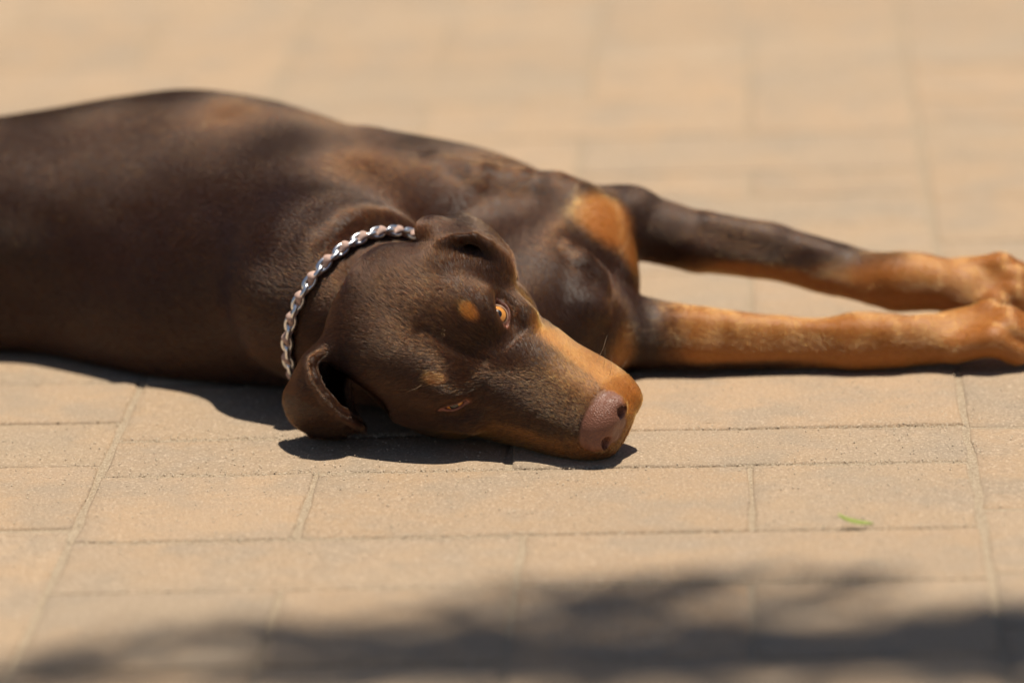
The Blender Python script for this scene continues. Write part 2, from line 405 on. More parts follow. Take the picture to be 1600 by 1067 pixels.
FOLDS, VALLEYS = [], []
def dog_sdf(P):
    CULL[1] = (P.min(0) + P.max(0)) / 2; CULL[2] = float(np.linalg.norm(P.max(0) - P.min(0))) / 2
    x, y, z = P[:, 0], P[:, 1], P[:, 2]
    # torso loft along x
    xc = np.clip(x, BODY_X[0], BODY_X[-1])
    yc, top, ry = pchip(xc, BODY_X, BODY_YC), pchip(xc, BODY_X, BODY_TOP), pchip(xc, BODY_X, BODY_RY)
    # ribs: faint waves
    rz = top / 2 + .006; zc = top - rz
    s = (z - zc) / rz; t = (y - yc) / ry
    pw_ = np.where(s < 0, 2.25 + 2.2 * np.clip(-s * 2, 0, 1), 2.25)
    nrm = (np.abs(s) ** pw_ + np.abs(t) ** pw_) ** (1 / pw_)
    d = (nrm - 1) * np.minimum(rz, ry) * .9
    ex = np.abs(x - xc); d = np.where(ex > 0, np.sqrt(np.maximum(d, 0) ** 2 + ex * ex), d)
    d = smin(d, ell(P, (-.83, 3.60, .10), (.13, .12, .095)), .05)                       # thigh
    d = smin(d, chain(P, [(-.80, 3.66, .12), (-.62, 3.74, .09), (-.72, 3.95, .06), (-.60, 4.03, .04), (-.52, 4.02, .03)], [.075, .05, .026, .024, .022], .02), .03)
    d = smin(d, chain(P, [(-.84, 3.66, .05), (-.66, 3.80, .045), (-.78, 4.02, .03), (-.66, 4.10, .024)], [.06, .045, .024, .022], .02), .03)
    d = smin(d, chain(P, [(-.97, 3.56, .07), (-1.10, 3.50, .03), (-1.25, 3.50, .015)], [.025, .016, .008], .01), .03)
    # shoulder masses
    d = smin(d, ell(P, (-.075, 3.49, .085), (.12, .085, .062)), .05)
    d = smin(d, cap(P, (-.06, 3.46, .112), at_y(895, 338, 3.435), .028, .024), .035)    # crest towards the shoulder point
    d = smin(d, ell(P, at_y(912, 366, 3.42), (.033, .034, .032)), .02)                # left shoulder point
    d = smin(d, ell(P, at_y(893, 455, 3.40), (.040, .04, .042)), .025)                   # breast bone
    d = smin(d, ell(P, at_z(905, 522, .036), (.034, .038, .036)), .018)                   # right shoulder point
    # neck
    rc = RING_C; n = RING_N
    nk = chain(P, [rc + n * .045 - HB[:, 2] * .036, rc - HB[:, 2] * .005, rc - n * .05, (-.165, 3.395, .078), (-.14, 3.47, .066)], [.044, .058, .066, .070, .058], .03)
    d = smin(d, nk, .085)
    d = smin(d, ell(P, (-.215, 3.47, .045), (.13, .105, .085)), .06)
    d = smin(d, chain(P, [hw(-17, 0, -4.5), at_y(835, 480, 3.36), at_y(890, 450, 3.41)], [.042, .050, .046], .03), .04)   # throat to breast
    # ridge of skin pushed up behind the collar
    d = smin(d, chain(P, [rc - n * .026 + (RA * math.cos(g) + RB * math.sin(g)) * .0615 for g in np.linspace(FOLD0, FOLD1, 6)], [.004, .008, .009, .009, .008, .004], .01), .022)
    for pts, rads, k in FOLDS: d = smin(d, chain(P, pts, rads, .008), k)
    for pts, rads, k in VALLEYS:
        e = chain(P, pts, rads, .008)
        if not isinstance(e, float): d = smax(d, -e, k)
    # legs
    dl = chain(P, LEG_L, LEG_LR, .003)
    dl = smin(dl, ell(P, at_y(1418, 437, 3.42), (.035, .021, .021)), .012)
    dl = smin(dl, ell(P, at_y(968, 322, 3.455), (.026, .022, .014)), .012)
    dl = smin(dl, paw(P, PAW_LW, PAW_LA, PAW_LU), .012)
    d = smin(d, dl, .018)
    dr = chain(P, LEG_R, LEG_RR, .003)
    dr = smin(dr, ell(P, at_z(1350, 533, .021), (.03, .021, .021)), .012)
    dr = smin(dr, paw(P, PAW_RW, PAW_RA, PAW_RU), .012)
    d = smin(d, dr, .012)
    # head
    m = np.where((x > -.30) & (x < .13) & (y > 3.0) & (y < 3.40) & (z < .22))[0]
    if len(m):
        Qh = to_head(P[m]); keep = list(CULL); CULL[0] = 2.5; CULL[1] = (Qh.min(0) + Qh.max(0)) / 2; CULL[2] = float(np.linalg.norm(Qh.max(0) - Qh.min(0))) / 2
        far = abs(CULL[1][1]) + CULL[2]
        if CULL[1][1] < 0: CULL[1] = CULL[1] * np.array([1, -1, 1])
        CULL[2] = CULL[2] + max(0., min(CULL[2], CULL[2] - abs(CULL[1][1]))) * 1.0
        dh = head_sdf(Qh) * .01
        CULL[:] = keep
        q = smin(d[m], dh, .007)
        q = smin(q, sheet(P[m], EAR_R, .0021), .004)
        q = smin(q, sheet(P[m], EAR_L, .0024), .006)
        q = smin(q, cap(P[m], at_y(695, 414, 3.204), at_y(770, 426, 3.204), .0165, .0135), .014)
        q = smin(q, cap(P[m], at_y(700, 392, 3.235), at_y(775, 408, 3.235), .012, .010), .008)   # closes the ear behind its rim
        q = smin(q, ell(P[m], at_y(676, 360, 3.222), (.010, .010, .009)), .012)          # root of the left ear
        q = smin(q, chain(P[m], EAR_LRIM, [.0028, .0032, .0032, .0032, .0032, .003, .0026], .003), .002)
        q = smin(q, chain(P[m], EAR_RIM, [.0030, .0034, .0034, .0032, .0028, .0024], .004), .003)
        q = smin(q, cap(P[m], at_z(488, 683, .0032), at_z(538, 684, .0032), .0026, .0030), .004)   # tip of the ear folded under
        q = smin(q, ell(P[m], at_y(526, 545, 3.198), (.012, .011, .011)), .010)          # root of the right ear
        d[m] = q
    # weight flattens the flesh on the ground
    d = smax(d, -z + .0005, .006)
    return d

def surf(px, py):
    """first point of the dog's surface seen through a pixel"""
    r = ray(px, py); ts = np.linspace(3.05, 3.85, 500); P = CP + r * (ts / r[1])[:, None]
    d = np.concatenate([dog_sdf(P[i:i + 50]) for i in range(0, 500, 50)]); i = np.nonzero(d < 0)[0]
    return P[i[0]] if len(i) else None
def fold(path, r, sink, k, out):
    pts = []
    for px, py in path:
        p = surf(px, py)
        if p is not None: rr = ray(px, py); pts.append(p + rr / np.linalg.norm(rr) * sink)
    if len(pts) > 1:
        rads = [r * (.55 if i in (0, len(pts) - 1) else 1) for i in range(len(pts))]
        new.append((pts, rads, k, out))
new = []
fold([(690, 262), (750, 284), (815, 292), (870, 298), (905, 304)], .011, .0122, .016, 0)
fold([(893, 395), (912, 416), (932, 438), (940, 455)], .0075, .0055, .010, 0)
fold([(938, 455), (928, 490), (905, 525)], .0075, .0055, .010, 0)
fold([(900, 455), (905, 480), (890, 505)], .012, .010, .014, 0)
fold([(1060, 500), (1140, 508), (1220, 514), (1310, 516)], .006, .0052, .007, 0)
fold([(1080, 392), (1180, 406), (1280, 430), (1350, 452)], .006, .0052, .007, 0)
fold([(1110, 350), (1200, 372), (1290, 398)], .006, .0052, .007, 0)
fold([(1340, 515), (1390, 520), (1430, 512)], .008, .0065, .008, 0)
for pts, rads, k, out in new: (VALLEYS if out else FOLDS).append((pts, rads, k))
def axis(lo, f0, f1, hi, fine, coarse):
    a = list(np.arange(f0, f1 + 1e-9, fine))
    L = []; v = f0; h = fine
    while v > lo: h = min(coarse, h * 1.15); v -= h; L.append(v)
    Rr = []; v = a[-1]; h = fine
    while v < hi: h = min(coarse, h * 1.15); v += h; Rr.append(v)
    return np.array(L[::-1] + a + Rr)
def blocks(P, key):
    """evaluate in spatial blocks so that far shapes can be skipped"""
    k = (key[:, 0] * 1000 + key[:, 1]) * 1000 + key[:, 2]
    o = np.argsort(k, kind='stable'); cut = np.nonzero(np.diff(k[o]))[0] + 1
    out = np.empty(len(P))
    for g in np.split(o, cut): out[g] = dog_sdf(P[g])
    return out
def surface(fine, coarse):
    gx = axis(-1.30, -.175, .10, .46, fine, coarse); gy = axis(3.02, 3.08, 3.24, 4.16, fine, coarse); gz = axis(-.012, 0, .15, .23, fine, coarse)
    nx, ny, nz = len(gx), len(gy), len(gz)
    S = 4
    ix = np.unique(np.append(np.arange(0, nx, S), nx - 1)); iy = np.unique(np.append(np.arange(0, ny, S), ny - 1)); iz = np.unique(np.append(np.arange(0, nz, S), nz - 1))
    cx, cy, cz = gx[ix], gy[iy], gz[iz]
    cg = np.stack(np.meshgrid(cx, cy, cz, indexing='ij'), -1).reshape(-1, 3)
    cd = blocks(cg, np.stack(np.meshgrid(*[np.arange(len(q)) // 8 for q in (cx, cy, cz)], indexing='ij'), -1).reshape(-1, 3)).reshape(len(cx), len(cy), len(cz))
    val = np.full((nx, ny, nz), 1., np.float32); act = np.zeros((nx, ny, nz), bool)
    corners = [cd[a:cd.shape[0] - 1 + a, b:cd.shape[1] - 1 + b, c:cd.shape[2] - 1 + c] for a in (0, 1) for b in (0, 1) for c in (0, 1)]
    mn = np.min([np.abs(c) for c in corners], 0); sg = corners[0]
    dx, dy, dz = np.diff(cx), np.diff(cy), np.diff(cz)
    diag = np.sqrt(dx[:, None, None] ** 2 + dy[None, :, None] ** 2 + dz[None, None] ** 2)
    A = mn < diag * .95 + .002
    for i in range(len(cx) - 1):
        for j in range(len(cy) - 1):
            for k in range(len(cz) - 1):
                sl_ = (slice(ix[i], ix[i + 1] + 1), slice(iy[j], iy[j + 1] + 1), slice(iz[k], iz[k + 1] + 1))
                if A[i, j, k]: act[sl_] = True
                elif sg[i, j, k] < 0:
                    v = val[sl_]; v[...] = -1.
    idx = np.array(np.nonzero(act)).T
    pts = np.stack([gx[idx[:, 0]], gy[idx[:, 1]], gz[idx[:, 2]]], 1)
    out = blocks(pts, idx // 16)
    val[act] = out
    neg = val < 0
    # cells with a sign change
    sm = np.zeros((nx - 1, ny - 1, nz - 1), np.int8)
    for a in (0, 1):
        for b in (0, 1):
            for c in (0, 1): sm += neg[a:nx - 1 + a, b:ny - 1 + b, c:nz - 1 + c]
    cell = (sm > 0) & (sm < 8)
    ci = np.array(np.nonzero(cell)).T
    vid = np.full(cell.shape, -1, np.int32); vid[cell] = np.arange(len(ci))
    acc = np.zeros((len(ci), 3)); cnt = np.zeros(len(ci))
    G = (gx, gy, gz)
    cs = [(a, b, c) for a in (0, 1) for b in (0, 1) for c in (0, 1)]
    for p in cs:
        for ax in range(3):
            if p[ax]: continue
            q = list(p); q[ax] = 1
            i0 = ci + np.array(p); i1 = ci + np.array(q)
            v0 = val[i0[:, 0], i0[:, 1], i0[:, 2]]; v1 = val[i1[:, 0], i1[:, 1], i1[:, 2]]
            m = (v0 < 0) != (v1 < 0)
            t = np.where(m, v0 / np.where(v0 == v1, 1, v0 - v1), 0)
            P0 = np.stack([G[k][i0[:, k]] for k in range(3)], 1); P1 = np.stack([G[k][i1[:, k]] for k in range(3)], 1)
            acc += np.where(m[:, None], P0 + t[:, None] * (P1 - P0), 0); cnt += m
    V = acc / cnt[:, None]
    faces = []
    for ax in range(3):
        o1, o2 = [(1, 2), (2, 0), (0, 1)][ax]
        n0 = [slice(None)] * 3; n1 = [slice(None)] * 3; n0[ax] = slice(0, -1); n1[ax] = slice(1, None)
        ch = neg[tuple(n0)] != neg[tuple(n1)]; e = np.array(np.nonzero(ch)).T
        shp = cell.shape
        ok = (e[:, o1] > 0) & (e[:, o2] > 0) & (e[:, o1] < shp[o1]) & (e[:, o2] < shp[o2]); e = e[ok]
        inside = neg[e[:, 0], e[:, 1], e[:, 2]]
        def cellid(a, b):
            c = e.copy(); c[:, o1] -= a; c[:, o2] -= b; return vid[c[:, 0], c[:, 1], c[:, 2]]
        Fq = np.stack([cellid(1, 1), cellid(0, 1), cellid(0, 0), cellid(1, 0)], 1)
        Fq[~inside] = Fq[~inside][:, ::-1]
        faces.append(Fq)
    Fq = np.concatenate(faces)
    Fq = Fq[(Fq >= 0).all(1)]
    return V, Fq
def vert_normals(V, Fq):
    n = np.cross(V[Fq[:, 2]] - V[Fq[:, 0]], V[Fq[:, 3]] - V[Fq[:, 1]]); N = np.zeros_like(V)
    for k in range(4): np.add.at(N, Fq[:, k], n)
    return N / (np.linalg.norm(N, axis=1)[:, None] + 1e-12)
#SDF_END
QUALITY = (.0015, .0032)
V, Fq = surface(*QUALITY)
N = vert_normals(V, Fq)
Q = to_head(V)
def sstep(a, b, x): t = np.clip((x - a) / (b - a), 0, 1); return t * t * (3 - 2 * t)
def ball(c, r0, r1): return 1 - sstep(r0, r1, np.linalg.norm(V - c, axis=1))
# ---- coat colour: where the rust markings, the nose leather and the bare lids are
f, l, u = Q[:, 0], Q[:, 1], Q[:, 2]; al = np.abs(l)
in_head = ((f > -24) & (f < 2) & (al < 7) & (u > -9) & (u < 7)).astype(float)
tan = np.zeros(len(V)); nose = np.zeros(len(V)); pink = np.zeros(len(V))
side = al * .9 - (u + .4)
thr = np.interp(f, [-10, -6, -3, 0], [1.9, 1.7, 1.0, .1]); mz = sstep(thr - 1.0, thr + 1.2, side) * sstep(-10.5, -8.0, f) * sstep(-6.5, -4.5, u)
mz = np.maximum(mz, sstep(-2.6, -1.2, f) * sstep(.2, -.8, u) * .9)
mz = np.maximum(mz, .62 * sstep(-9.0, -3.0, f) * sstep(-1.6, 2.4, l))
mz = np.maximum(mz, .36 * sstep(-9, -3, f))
mz = mz * np.where(f > -.5, .85, 1) * (.42 + .42 * sstep(-2.5, 1.5, l))  # rust weaker on the muzzle's down side, its shade put into the colour
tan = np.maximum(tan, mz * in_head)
spot = 1 - sstep(.45, 1.0, np.sqrt(((f + 12.35) / 1.15) ** 2 + ((al - 2.75 + (f + 12.35) * .25) / .8) ** 2)); tan = np.maximum(tan, spot * .72 * in_head * (u > 2))
tan = np.maximum(tan, .5 * sstep(1.2, .2, u) * sstep(-14, -11, f) * sstep(-3.5, -1.5, u) * in_head * (al > 3))
nz = np.minimum(np.minimum(((f + .85) / 1.65) ** 2 + (l / 2.35) ** 2 + ((u - .0) / 1.4) ** 2, ((f + .5) / 1.2) ** 2 + (l / 1.1) ** 2 + ((u + 1.0) / 1.0) ** 2), 9)
nose = (1 - sstep(.92, 1.08, nz)) * in_head * (f > -2.05)
for sgn, (c, n, a, b, oh) in EYES.items():
    R = Q - c; x, y, z = R @ a, R @ b, R @ n
    hgt = oh * (1 - (x / 1.15) ** 2); e = np.abs(np.abs(y) - hgt)
    pink = np.maximum(pink, (.6 if sgn > 0 else 1.) * (1 - sstep(.05, .16, e)) * (np.abs(x) < 1.35) * (z > .3) * (z < 2.2) * in_head)
    med = 1 - sstep(.1, .42, np.sqrt((x + 1.1) ** 2 + y ** 2)); pink = np.maximum(pink, med * (z > 0) * in_head * (np.abs(R).max(1) < 3))
chest1 = np.maximum(ball(at_y(945, 352, 3.40), .012, .044), ball(at_y(970, 395, 3.40), .008, .032)); chest2 = ball(at_y(945, 540, 3.335), .014, .032)
tan = np.maximum(tan, chest1 * (1 - in_head)); tan = np.maximum(tan, chest2 * (1 - in_head) * .85)
pj_d = V - CP
legx = V[:, 0]
lowleg = (V[:, 1] > 3.25) & (legx > .085)
isL = V[:, 2] > (.055 - (legx - .1) * .03)
rl = sstep(.095, .155, legx) * (1 - .85 * sstep(.016, .007, V[:, 2]) * sstep(.27, .20, legx))
lz_axis = np.interp(legx, [p[0] for p in LEG_L], [p[2] for p in LEG_L])
under = sstep(.004, -.012, V[:, 2] - lz_axis - (legx - .2) * .03) * sstep(.13, .2, legx + (lz_axis - V[:, 2]) * 1.0)
ll = np.maximum(under, sstep(.205, .285, legx + (lz_axis - V[:, 2]) * 2.6))
tan = np.where(lowleg & ~isL, np.maximum(tan, rl), tan)
tan = np.where(lowleg & isL, np.maximum(tan, ll), tan)


def fur_material(hair=False):
    m = NT('hair_strands' if hair else 'coat')
    pos = m.geo_pos()
    ta, no, pi_ = (m.attr(k).outputs['Fac'] for k in ('tan', 'nose', 'pink'))
    nb = m.noise(420, 4, .65, pos); nl = m.noise(26, 4, .6, pos)
    tj = m.math('ADD', ta, m.math('MULTIPLY', m.math('SUBTRACT', nb, .5), .55))
    tj = m.math('ADD', tj, m.math('MULTIPLY', m.math('SUBTRACT', nl, .5), .4))
    tf = m.ramp(tj, [(.15, 0), (.85, 1)])
    brown = m.mix(nl, (.016, .0042, .0011), (.028, .0080, .0022))
    tanc = m.mix(nl, (.25, .078, .010), (.34, .118, .018))
    c = m.mix(tf, brown, tanc)
    if hair:
        rnd = m.attr('rnd').outputs['Fac']
        c = m.mix(rnd, c, (1.5, 1.4, 1.3), 'MULTIPLY')
    m.l(c, m.b.inputs['Base Color'])
    m.b.inputs['Roughness'].default_value = .5
    m.b.inputs['Specular IOR Level'].default_value = .42
    if not hair:
        nn = m.noise(160, 4, .6, pos)
        cn = m.mix(nn, (.150, .058, .034), (.23, .098, .060))
        c2 = m.mix(no, c, cn); c3 = m.mix(pi_, c2, (.26, .105, .075))
        m.l(c3, m.b.inputs['Base Color'])
        rg = m.ramp(no, [(0, .52), (1, .42)]); m.l(rg, m.b.inputs['Roughness'])
        m.b.inputs['Sheen Weight'].default_value = .0
        vor = m.n('TexVoronoi'); vor.inputs['Scale'].default_value = 800; m.l(pos, vor.inputs['Vector'])
        hb = m.mix(no, m.ramp(nb, [(0, 0), (1, 1)]), m.ramp(vor.outputs['Distance'], [(0, 1), (.6, 0)]))
        m.l(m.bump(hb, .55, .0009), m.b.inputs['Normal'])
    return m.m
M_COAT = fur_material()
dog = big_mesh('dog', V, Fq, M_COAT)
tag(dog, 'brown short-haired dog with rust markings lying on its side on the paving', 'dog')
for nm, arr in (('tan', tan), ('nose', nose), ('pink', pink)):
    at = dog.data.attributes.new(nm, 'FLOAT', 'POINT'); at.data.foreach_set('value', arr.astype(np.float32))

# ---- eyes
def eye_material():
    m = NT('amber_eye'); co = m.coord('Object')
    sx = m.n('SeparateXYZ'); m.l(co, sx.inputs[0])
    r = m.math('SQRT', m.math('ADD', m.math('POWER', sx.outputs[0], 2.), m.math('POWER', sx.outputs[1], 2.)))
    r = m.math('MULTIPLY', r, 100.)
    n = m.noise(260, 4, .6, co)
    iris = m.mix(n, (.42, .145, .018), (.70, .31, .05))
    ring = m.ramp(r, [(.33, (.005, .003, .002)), (.38, (1, 1, 1)), (.62, (1, 1, 1)), (.72, (.06, .03, .02))])
    c = m.mix(1., iris, ring, 'MULTIPLY')
    c = m.mix(m.ramp(r, [(.74, 0), (.80, 1)]), c, (.30, .19, .13))
    m.l(c, m.b.inputs['Base Color']); m.b.inputs['Roughness'].default_value = .25
    m.b.inputs['Coat Weight'].default_value = 1.; m.b.inputs['Coat Roughness'].default_value = .02
    return m.m
M_EYE = eye_material()
for sgn, (c, n, a, b, oh) in EYES.items():
    bm = bmesh.new(); bmesh.ops.create_uvsphere(bm, u_segments=32, v_segments=24, radius=EYE_R * .01)
    for v in bm.verts:
        k = max(0, v.co.z / (EYE_R * .01) - .80) / .2
        v.co.z += .0012 * k * k * 0.6
    me = bpy.data.meshes.new('eye'); bm.to_mesh(me); bm.free(); me.shade_smooth(); me.materials.append(M_EYE)
    o = bpy.data.objects.new('eye', me); C.objects.link(o); o.parent = dog
    gaze = unit(HB @ n * .75 + unit(CP - hw(*c)) * .55 - CR * .20 + CU * .08) if sgn > 0 else HB @ n
    o.rotation_euler = Vector(gaze).to_track_quat('Z', 'Y').to_euler(); o.location = hw(*c)
    if sgn < 0: o['label'] = 'nearly closed eye on the side of the face next to the ground'
    else: o['label'] = 'open amber eye'

# ---- chain collar
collar = empty('chain_collar', tuple(RING_C)); tag(collar, "silver chain collar woven with a pale pink strap round the dog's neck", 'collar')
rn = RING_N; ra_ = unit(np.cross(rn, [0, 0, 1.])); rb_ = np.cross(rn, ra_)
def neck_r(g):
    dv = ra_ * math.cos(g) + rb_ * math.sin(g); ts = np.linspace(.045, .13, 120)
    P = RING_C + dv * ts[:, None]; CULL[:] = [.2, P.mean(0), .05]
    nk = dog_sdf(P)
    i = np.nonzero(nk > 0)[0]; t = ts[i[0]] if len(i) else .075
    return min(t, .082)
NG = 180
rr = np.array([neck_r(2 * math.pi * k / NG) for k in range(NG)])
for _ in range(14): rr = (np.roll(rr, 1) + rr * 2 + np.roll(rr, -1)) / 4
gs = np.arange(NG) * 2 * math.pi / NG
ringp = np.array([RING_C + (ra_ * math.cos(g) + rb_ * math.sin(g)) * (r + .0022) for g, r in zip(gs, rr)])
ringp[:, 2] = np.maximum(ringp[:, 2], .004)
seg = np.linalg.norm(np.roll(ringp, -1, 0) - ringp, axis=1); cum = np.concatenate([[0], np.cumsum(seg)]); total = cum[-1]
def on_ring(s):
    s = s % total; i = int(np.searchsorted(cum, s, 'right') - 1) % NG; t = (s - cum[i]) / seg[i]
    p = ringp[i] * (1 - t) + ringp[(i + 1) % NG] * t
    tg = unit(ringp[(i + 2) % NG] - ringp[(i - 1) % NG]); rad = unit(p - RING_C - rn * ((p - RING_C) @ rn)); rad = unit(rad - tg * (rad @ tg))
    return p, tg, rad
NL = int(round(total / .0086 / 2)) * 2
M_SILVER = simple('polished_steel', (.93, .93, .94), .30, 1.)
M_STRAP = simple('pink_suede', (.46, .31, .255), .8, 0., .3)
# one link: an oval wire loop
LV = []; LF = []; na, nb_ = 20, 8
for i in range(na):
    g = 2 * math.pi * i / na; cxl = (.0062) * math.cos(g); cyl = .0033 * math.sin(g); tv = unit((-.0062 * math.sin(g), .0033 * math.cos(g), 0)); nv = np.array([tv[1], -tv[0], 0])
    for k in range(nb_):
        h = 2 * math.pi * k / nb_; LV.append(np.array([cxl, cyl, 0]) + nv * .0017 * math.cos(h) + np.array([0, 0, .0017 * math.sin(h)]))
for i in range(na):
    for k in range(nb_): LF.append((i * nb_ + k, ((i + 1) % na) * nb_ + k, ((i + 1) % na) * nb_ + (k + 1) % nb_, i * nb_ + (k + 1) % nb_))
lme = bpy.data.meshes.new('link'); lme.from_pydata([tuple(v) for v in LV], [], LF); lme.update(); lme.shade_smooth(); lme.materials.append(M_SILVER)
inv = Vector(-RING_C)
for k in range(NL):
    p, tg, rad = on_ring(k * total / NL); bi = np.cross(tg, rad)
    o = bpy.data.objects.new('link', lme); C.objects.link(o); o.parent = collar
    tw = math.radians(48 if k % 2 else -42) + random.uniform(-.1, .1)
    yv = bi * math.cos(tw) + rad * math.sin(tw); zv = np.cross(tg, yv); p = p + rad * .0016
    o.matrix_local = Matrix(((tg[0], yv[0], zv[0], p[0] - RING_C[0]), (tg[1], yv[1], zv[1], p[1] - RING_C[1]), (tg[2], yv[2], zv[2], p[2] - RING_C[2]), (0, 0, 0, 1)))
SV = []; SF = []; ns, nc = NL * 10, 8
for i in range(ns):
    s_ = i * total / ns; p, tg, rad = on_ring(s_); bi = np.cross(tg, rad); ph = math.pi * NL * i / ns
    off = .0014 + .0022 * math.sin(ph); wv = .0034 + .0008 * math.sin(ph)
    for k in range(nc):
        h = 2 * math.pi * k / nc; SV.append(p - RING_C + rad * (off + (.0021 + .0006 * math.sin(ph)) * math.sin(h)) + bi * wv * math.cos(h))
for i in range(ns):
    for k in range(nc): SF.append((i * nc + k, i * nc + (k + 1) % nc, ((i + 1) % ns) * nc + (k + 1) % nc, ((i + 1) % ns) * nc + k))
mesh_obj('strap', SV, SF, M_STRAP, collar, True)

# ---- coat: short hairs lying along the body
def fur_strands():
    tri = np.concatenate([Fq[:, [0, 1, 2]], Fq[:, [0, 2, 3]]])
    A, B_, Cc = V[tri[:, 0]], V[tri[:, 1]], V[tri[:, 2]]
    cen = (A + B_ + Cc) / 3; nn = N[tri].mean(1)
    area = np.linalg.norm(np.cross(B_ - A, Cc - A), axis=1) / 2
    vd = CP - cen; vd /= np.linalg.norm(vd, axis=1)[:, None]
    vis = ((nn * vd).sum(1) > -.35) & (cen[:, 0] > -.62) & (cen[:, 2] > .001)
    qc = to_head(cen)
    hd = (qc[:, 0] > -27) & (qc[:, 0] < 2.5) & (np.abs(qc[:, 1]) < 8.5) & (qc[:, 2] > -8) & (cen[:, 1] < 3.33)
    dens = np.where(hd, HAIR_D[0], HAIR_D[1]) * 1e4
    bare = np.maximum(nose[tri].mean(1), pink[tri].mean(1))
    w_ = area * dens * vis * (bare < .3)
    rg = np.random.default_rng(5)
    cnt = rg.poisson(w_); ids = np.repeat(np.arange(len(tri)), cnt); n = len(ids)
    r1, r2 = np.sqrt(rg.random(n)), rg.random(n)
    wa, wb, wc = 1 - r1, r1 * (1 - r2), r1 * r2
    T_ = tri[ids]
    root = wa[:, None] * V[T_[:, 0]] + wb[:, None] * V[T_[:, 1]] + wc[:, None] * V[T_[:, 2]]
    nr = wa[:, None] * N[T_[:, 0]] + wb[:, None] * N[T_[:, 1]] + wc[:, None] * N[T_[:, 2]]; nr /= np.linalg.norm(nr, axis=1)[:, None]
    tn = wa * tan[T_[:, 0]] + wb * tan[T_[:, 1]] + wc * tan[T_[:, 2]]
    q = to_head(root)
    # lie of the coat
    hb = sstep(-30, -22, q[:, 0]) * sstep(3.36, 3.28, root[:, 1])
    out_ = np.stack([np.full(n, -.9), .25 * np.tanh(q[:, 1] / 2.) + q[:, 1] * .06, np.zeros(n)], 1) @ HB.T
    body = np.stack([np.full(n, -.95), np.full(n, .25), np.full(n, -.15)], 1)
    neckd = np.tile(-RING_N, (n, 1)) + np.array([-.3, .2, 0])
    nb2 = np.clip(1 - np.linalg.norm(root - RING_C, axis=1) / .22, 0, 1)
    flow = body * (1 - nb2[:, None]) + neckd * nb2[:, None]
    flow = flow * (1 - hb[:, None]) + out_ * hb[:, None]
    lg = (sstep(.06, .13, root[:, 0]) * sstep(3.22, 3.26, root[:, 1]))[:, None]
    flow = flow * (1 - lg) + np.array([1., .05, -.15]) * lg
    # slow swirl so that the coat parts and catches light unevenly
    sw = .35 * np.sin(root[:, 0] * 61 + 3 * np.sin(root[:, 2] * 47)) + .3 * np.sin(root[:, 2] * 83 + root[:, 1] * 39)
    flow = flow + np.cross(nr, flow) * sw[:, None] * .45 + rg.normal(0, .09, (n, 3))
    flow -= nr * (flow * nr).sum(1)[:, None]; flow /= np.linalg.norm(flow, axis=1)[:, None] + 1e-9
    inh = hb > .5
    ln = np.where(inh, np.interp(q[:, 0], [-24, -10, -4, 0], [.0046, .0042, .0034, .0026]), .0055) * rg.uniform(.6, 1.25, n)
    ln = np.where(lg[:, 0] > .5, ln * .8, ln)
    lift = np.where(inh, .13, .075) * rg.uniform(.2, 2.0, n)
    tf = np.exp(-((root[:, 0] + .100) / .014) ** 2) * sstep(.150, .162, root[:, 2]) * (root[:, 1] > 3.4)
    ln = ln * (1 + .7 * tf); lift = lift * (1 + .8 * tf)
    p0 = root - nr * .0003; p1 = root + flow * (ln * .4)[:, None] + nr * (ln * lift * .75)[:, None]; p2 = root + flow * (ln * .98)[:, None] + nr * (ln * lift)[:, None]
    pts = np.stack([p0, p1, p2], 1).reshape(-1, 3)
    rad0 = np.where(inh, .00005, .00007)
    rad = np.stack([rad0, rad0 * .85, rad0 * .15], 1).ravel()
    return n, pts, rad, tn, rg.random(n), 1 - hb
HAIR_D = (440, 150)
def hair_material():
    m = NT('coat_hair'); t = m.t; t.nodes.remove(m.b)
    ta, rd = m.attr('tan').outputs['Fac'], m.attr('rnd').outputs['Fac']
    pos = m.geo_pos(); nl = m.noise(26, 4, .6, pos)
    tj = m.math('ADD', ta, m.math('MULTIPLY', m.math('SUBTRACT', rd, .5), .75)); tj = m.math('ADD', tj, m.math('MULTIPLY', m.math('SUBTRACT', nl, .5), .4))
    br = m.mix(rd, (.009, .0020, .0004), (.050, .0135, .0030)); br = m.mix(m.ramp(m.math('FRACT', m.math('MULTIPLY', rd, 7.3)), [(.72, 0), (.97, .65)]), br, (.21, .100, .048)); tn_ = m.mix(rd, (.20, .050, .004), (.56, .205, .034))  # a share of bleached pale hairs, also painting in the head's sunlit glints
    bd = m.attr('body').outputs['Fac']; br = m.mix(bd, br, m.mix(rd, (.007, .0015, .0003), (.044, .0105, .0022)))
    c = m.mix(m.ramp(tj, [(.22, 0), (.78, 1)]), br, tn_)
    h = m.n('BsdfHairPrincipled'); h.parametrization = 'COLOR'
    h.inputs['Roughness'].default_value = .19; h.inputs['Radial Roughness'].default_value = .5; h.inputs['Random Roughness'].default_value = .2
    h.inputs['IOR'].default_value = 1.47
    m.l(c, h.inputs['Color']); m.l(h.outputs[0], m.out.inputs['Surface'])
    return m.m
n_h, pts_h, rad_h, tan_h, rnd_h, bod_h = fur_strands()
hc = bpy.data.hair_curves.new('fur'); hc.add_curves([3] * n_h)
hc.points.foreach_set('position', pts_h.astype(np.float32).ravel())
ra = hc.attributes.get('radius') or hc.attributes.new('radius', 'FLOAT', 'POINT'); ra.data.foreach_set('value', rad_h.astype(np.float32))
for nm, arr in (('tan', tan_h), ('rnd', rnd_h), ('body', bod_h)):
    at = hc.attributes.new(nm, 'FLOAT', 'CURVE'); at.data.foreach_set('value', arr.astype(np.float32))
hc.materials.append(hair_material())
